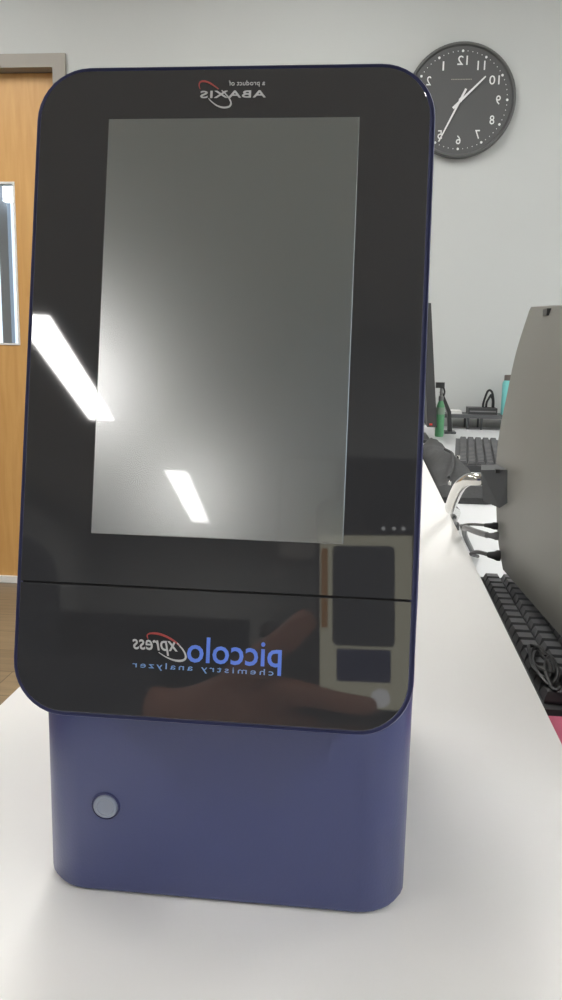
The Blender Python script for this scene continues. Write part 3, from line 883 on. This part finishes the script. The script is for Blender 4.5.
M['shoe'] = mat('black_leather', srgb(30, 30, 31), 0.45)
def face_y(x, z):
    ys = [v.co.y + wloc(body).y for v in body.data.vertices if abs(v.co.x + wloc(body).x - x) < .014 and abs(v.co.z - z) < .014]
    return max(ys) if ys else -.31
for sx in (-1, 1):
    ey = face_y(fx + sx * .030, 1.22)
    bm = new_bm(); bmesh.ops.create_uvsphere(bm, u_segments=14, v_segments=10, radius=.0115)
    for v in bm.verts: v.co += V((fx + sx * .030, ey - .0075, 1.22))
    e = obj('eye', bm, M['eye'], person)
    bm = new_bm(); bmesh.ops.create_uvsphere(bm, u_segments=12, v_segments=8, radius=.0052)
    for v in bm.verts: v.co += V((fx + sx * .030, ey + .0005, 1.22))
    obj('iris', bm, M['hair'], e)
    bm = new_bm(); bmesh.ops.create_uvsphere(bm, u_segments=14, v_segments=10, radius=1)
    for v in bm.verts: v.co = V((fx + sx * .078 + v.co.x * .008, -.392 + v.co.y * .018, 1.208 + v.co.z * .030))
    obj('ear', bm, M['skin'], person)
ly = face_y(fx, 1.160)
bm = new_bm(); tube(bm, [(fx - .023, ly - .008, 1.160), (fx - .010, ly - .001, 1.1615), (fx, ly, 1.160), (fx + .010, ly - .001, 1.1615), (fx + .023, ly - .008, 1.160)], [.002, .0048, .0044, .0048, .002], 8)
obj('lips', bm, M['lips'], person)
bm = new_bm(); bmesh.ops.create_uvsphere(bm, u_segments=28, v_segments=20, radius=1)
hx = max(v.co.z for v in body.data.vertices)
for v in bm.verts:
    w = 1 + .03 * math.sin(v.co.x * 17 + v.co.y * 9) * math.sin(v.co.z * 13)
    v.co = V((-.575 + v.co.x * .090 * w, -.414 + v.co.y * .106 * w, hx - .062 + v.co.z * (.078 if v.co.z > 0 else .125) * w))
    if v.co.z < hx - .030 and v.co.y > -.395: v.co.y = -.395 - .2 * (v.co.y + .395)
obj('hair', bm, M['hair'], person)
def grow(k, s): 
    p, r = J[k]
    return (p, (r[0] + s, r[1] + s) if isinstance(r, tuple) else r + s)
SJ = {k: grow(k, .014) for k in ('pelvis', 'waist', 'chest', 'upper', 'shr', 'elr', 'frr', 'shl', 'ell', 'frl')}
for k in ('pelvis', 'waist', 'chest', 'upper'): SJ[k] = grow(k, .024)
SJ['collar'] = (J['neck'][0] - V((0, 0, .035)), .062)
SJ['cuffr'] = (J['frr'][0].lerp(J['wrr'][0], .82), .036)
SJ['cuffl'] = (J['frl'][0].lerp(J['wrl'][0], .80), .036)
bm = skin_obj('shirt', SJ, [('pelvis', 'waist'), ('waist', 'chest'), ('chest', 'upper'), ('upper', 'collar'), ('upper', 'shr'), ('shr', 'elr'), ('elr', 'frr'), ('frr', 'cuffr'), ('upper', 'shl'), ('shl', 'ell'), ('ell', 'frl'), ('frl', 'cuffl')], 'pelvis', M['dark_shirt'])
obj('shirt', bm, M['dark_shirt'], person)
TJ = {'pelvis': (J['pelvis'][0] - V((0, 0, .01)), (.136, .118))}
TB = []
for n in 'RL':
    for k in ('hip', 'kne', 'cal'): TJ[k + n] = grow(k + n, .012)
    TJ['hem' + n] = (J['ank' + n][0] + V((0, 0, .03)), .052)
    TB += [('pelvis', 'hip' + n), ('hip' + n, 'kne' + n), ('kne' + n, 'cal' + n), ('cal' + n, 'hem' + n)]
obj('trousers', skin_obj('trousers', TJ, TB, 'pelvis', M['trousers']), M['trousers'], person)
for n in 'RL':
    A = J['ank' + n][0]
    bm = skin_obj('shoe', {'h': (A + V((0, -.03, -.038)), (.042, .046)), 't': (A + V((0, .0, -.02)), (.042, .050)), 'b': (J['bal' + n][0] + V((0, 0, .004)), (.048, .036)), 'e': (J['toe' + n][0] + V((0, .01, -.002)), (.042, .028))}, [('h', 't'), ('t', 'b'), ('b', 'e')], 't', M['shoe'])
    for v in bm.verts: v.co.z = max(v.co.z, .001)
    obj('shoe', bm, M['shoe'], person)
st = thing('stool', (-.60, -.43, 0), 'round stool under the seated person in dark clothes', 'stool')
bm = new_bm(); lathe(bm, [(.17, .375), (.18, .385), (.18, .405), (.165, .416)], -.60, -.43, 32); obj('seat', bm, M['partition'], st)
for k in range(4):
    a = math.pi / 4 + k * math.pi / 2
    bm = new_bm(); tube(bm, [(-.60 + .11 * math.cos(a), -.43 + .11 * math.sin(a), .38), (-.60 + .19 * math.cos(a), -.43 + .19 * math.sin(a), .0)], .012, 10); obj('leg', bm, M['chrome'], st)
# ------------------------------------------------------------------ what stands behind the photographer (seen mirrored in the black front)
def divider(x0, x1, y, h, label):
    t = thing('office_divider', ((x0 + x1) / 2, y, 0), label, 'divider')
    bm = new_bm(); add_box(bm, x0, x1, y - .025, y + .025, .04, h); bevel_all(bm, .006); obj('fabric_panel', bm, M['partition'], t)
    for x in (x0 + .1, x1 - .1):
        bm = new_bm(); add_box(bm, x - .03, x + .03, y - .2, y + .2, 0, .04); bevel_all(bm, .005); obj('foot', bm, M['rubber'], t)
divider(-2.5, -.52, -3.3, 1.14, 'low charcoal fabric divider mirrored as a dark band low on the glossy front')

def cabinet(x0, x1, y0, y1, h, label):
    t = thing('cabinet', ((x0 + x1) / 2, (y0 + y1) / 2, 0), label, 'cabinet')
    bm = new_bm(); add_box(bm, x0, x1, y0, y1, .0, h); bevel_all(bm, .004); obj('carcass', bm, M['partition'], t)
    xm = (x0 + x1) / 2
    for a, b, hx_ in ((x0 + .01, xm - .002, xm - .03), (xm + .002, x1 - .01, xm + .03)):
        bm = new_bm(); add_box(bm, a, b, y1, y1 + .018, .06, h - .012); bevel_all(bm, .002); d = obj('door', bm, M['black_plastic'], t)
        bm = new_bm(); tube(bm, [(hx_, y1 + .018, h * .55), (hx_, y1 + .045, h * .55), (hx_, y1 + .045, h * .55 + .14), (hx_, y1 + .018, h * .55 + .14)], .005, 8); obj('handle', bm, M['chrome'], d)
cabinet(-.12, .98, -3.49, -3.02, 1.88, 'tall dark cabinet mirrored as the dark upper block right of the display')
cabinet(-.44, -.135, -3.49, -3.05, 1.12, 'low dark cabinet beside the tall dark cabinet, behind the photographer')
wb = thing('whiteboard', (-.29, -3.5, 1.45), 'small whiteboard mirrored faintly at the right of the grey display', 'whiteboard')
bm = new_bm(); add_box(bm, -.42, -.15, -3.492, -3.480, 1.47, 1.98); obj('board', bm, M['white_plastic'], wb, smooth=False)
bm = new_bm()
for a, b, c, d in ((-.435, -.42, 1.455, 1.995), (-.15, -.135, 1.455, 1.995), (-.42, -.15, 1.455, 1.47), (-.42, -.15, 1.98, 1.995)): add_box(bm, a, b, -3.496, -3.474, c, d)
obj('frame', bm, M['frame_paint'], wb, smooth=False)
bm = new_bm(); add_box(bm, -.38, -.19, -3.48, -3.43, 1.448, 1.456); bevel_all(bm, .002); obj('pen_tray', bm, M['frame_paint'], wb)
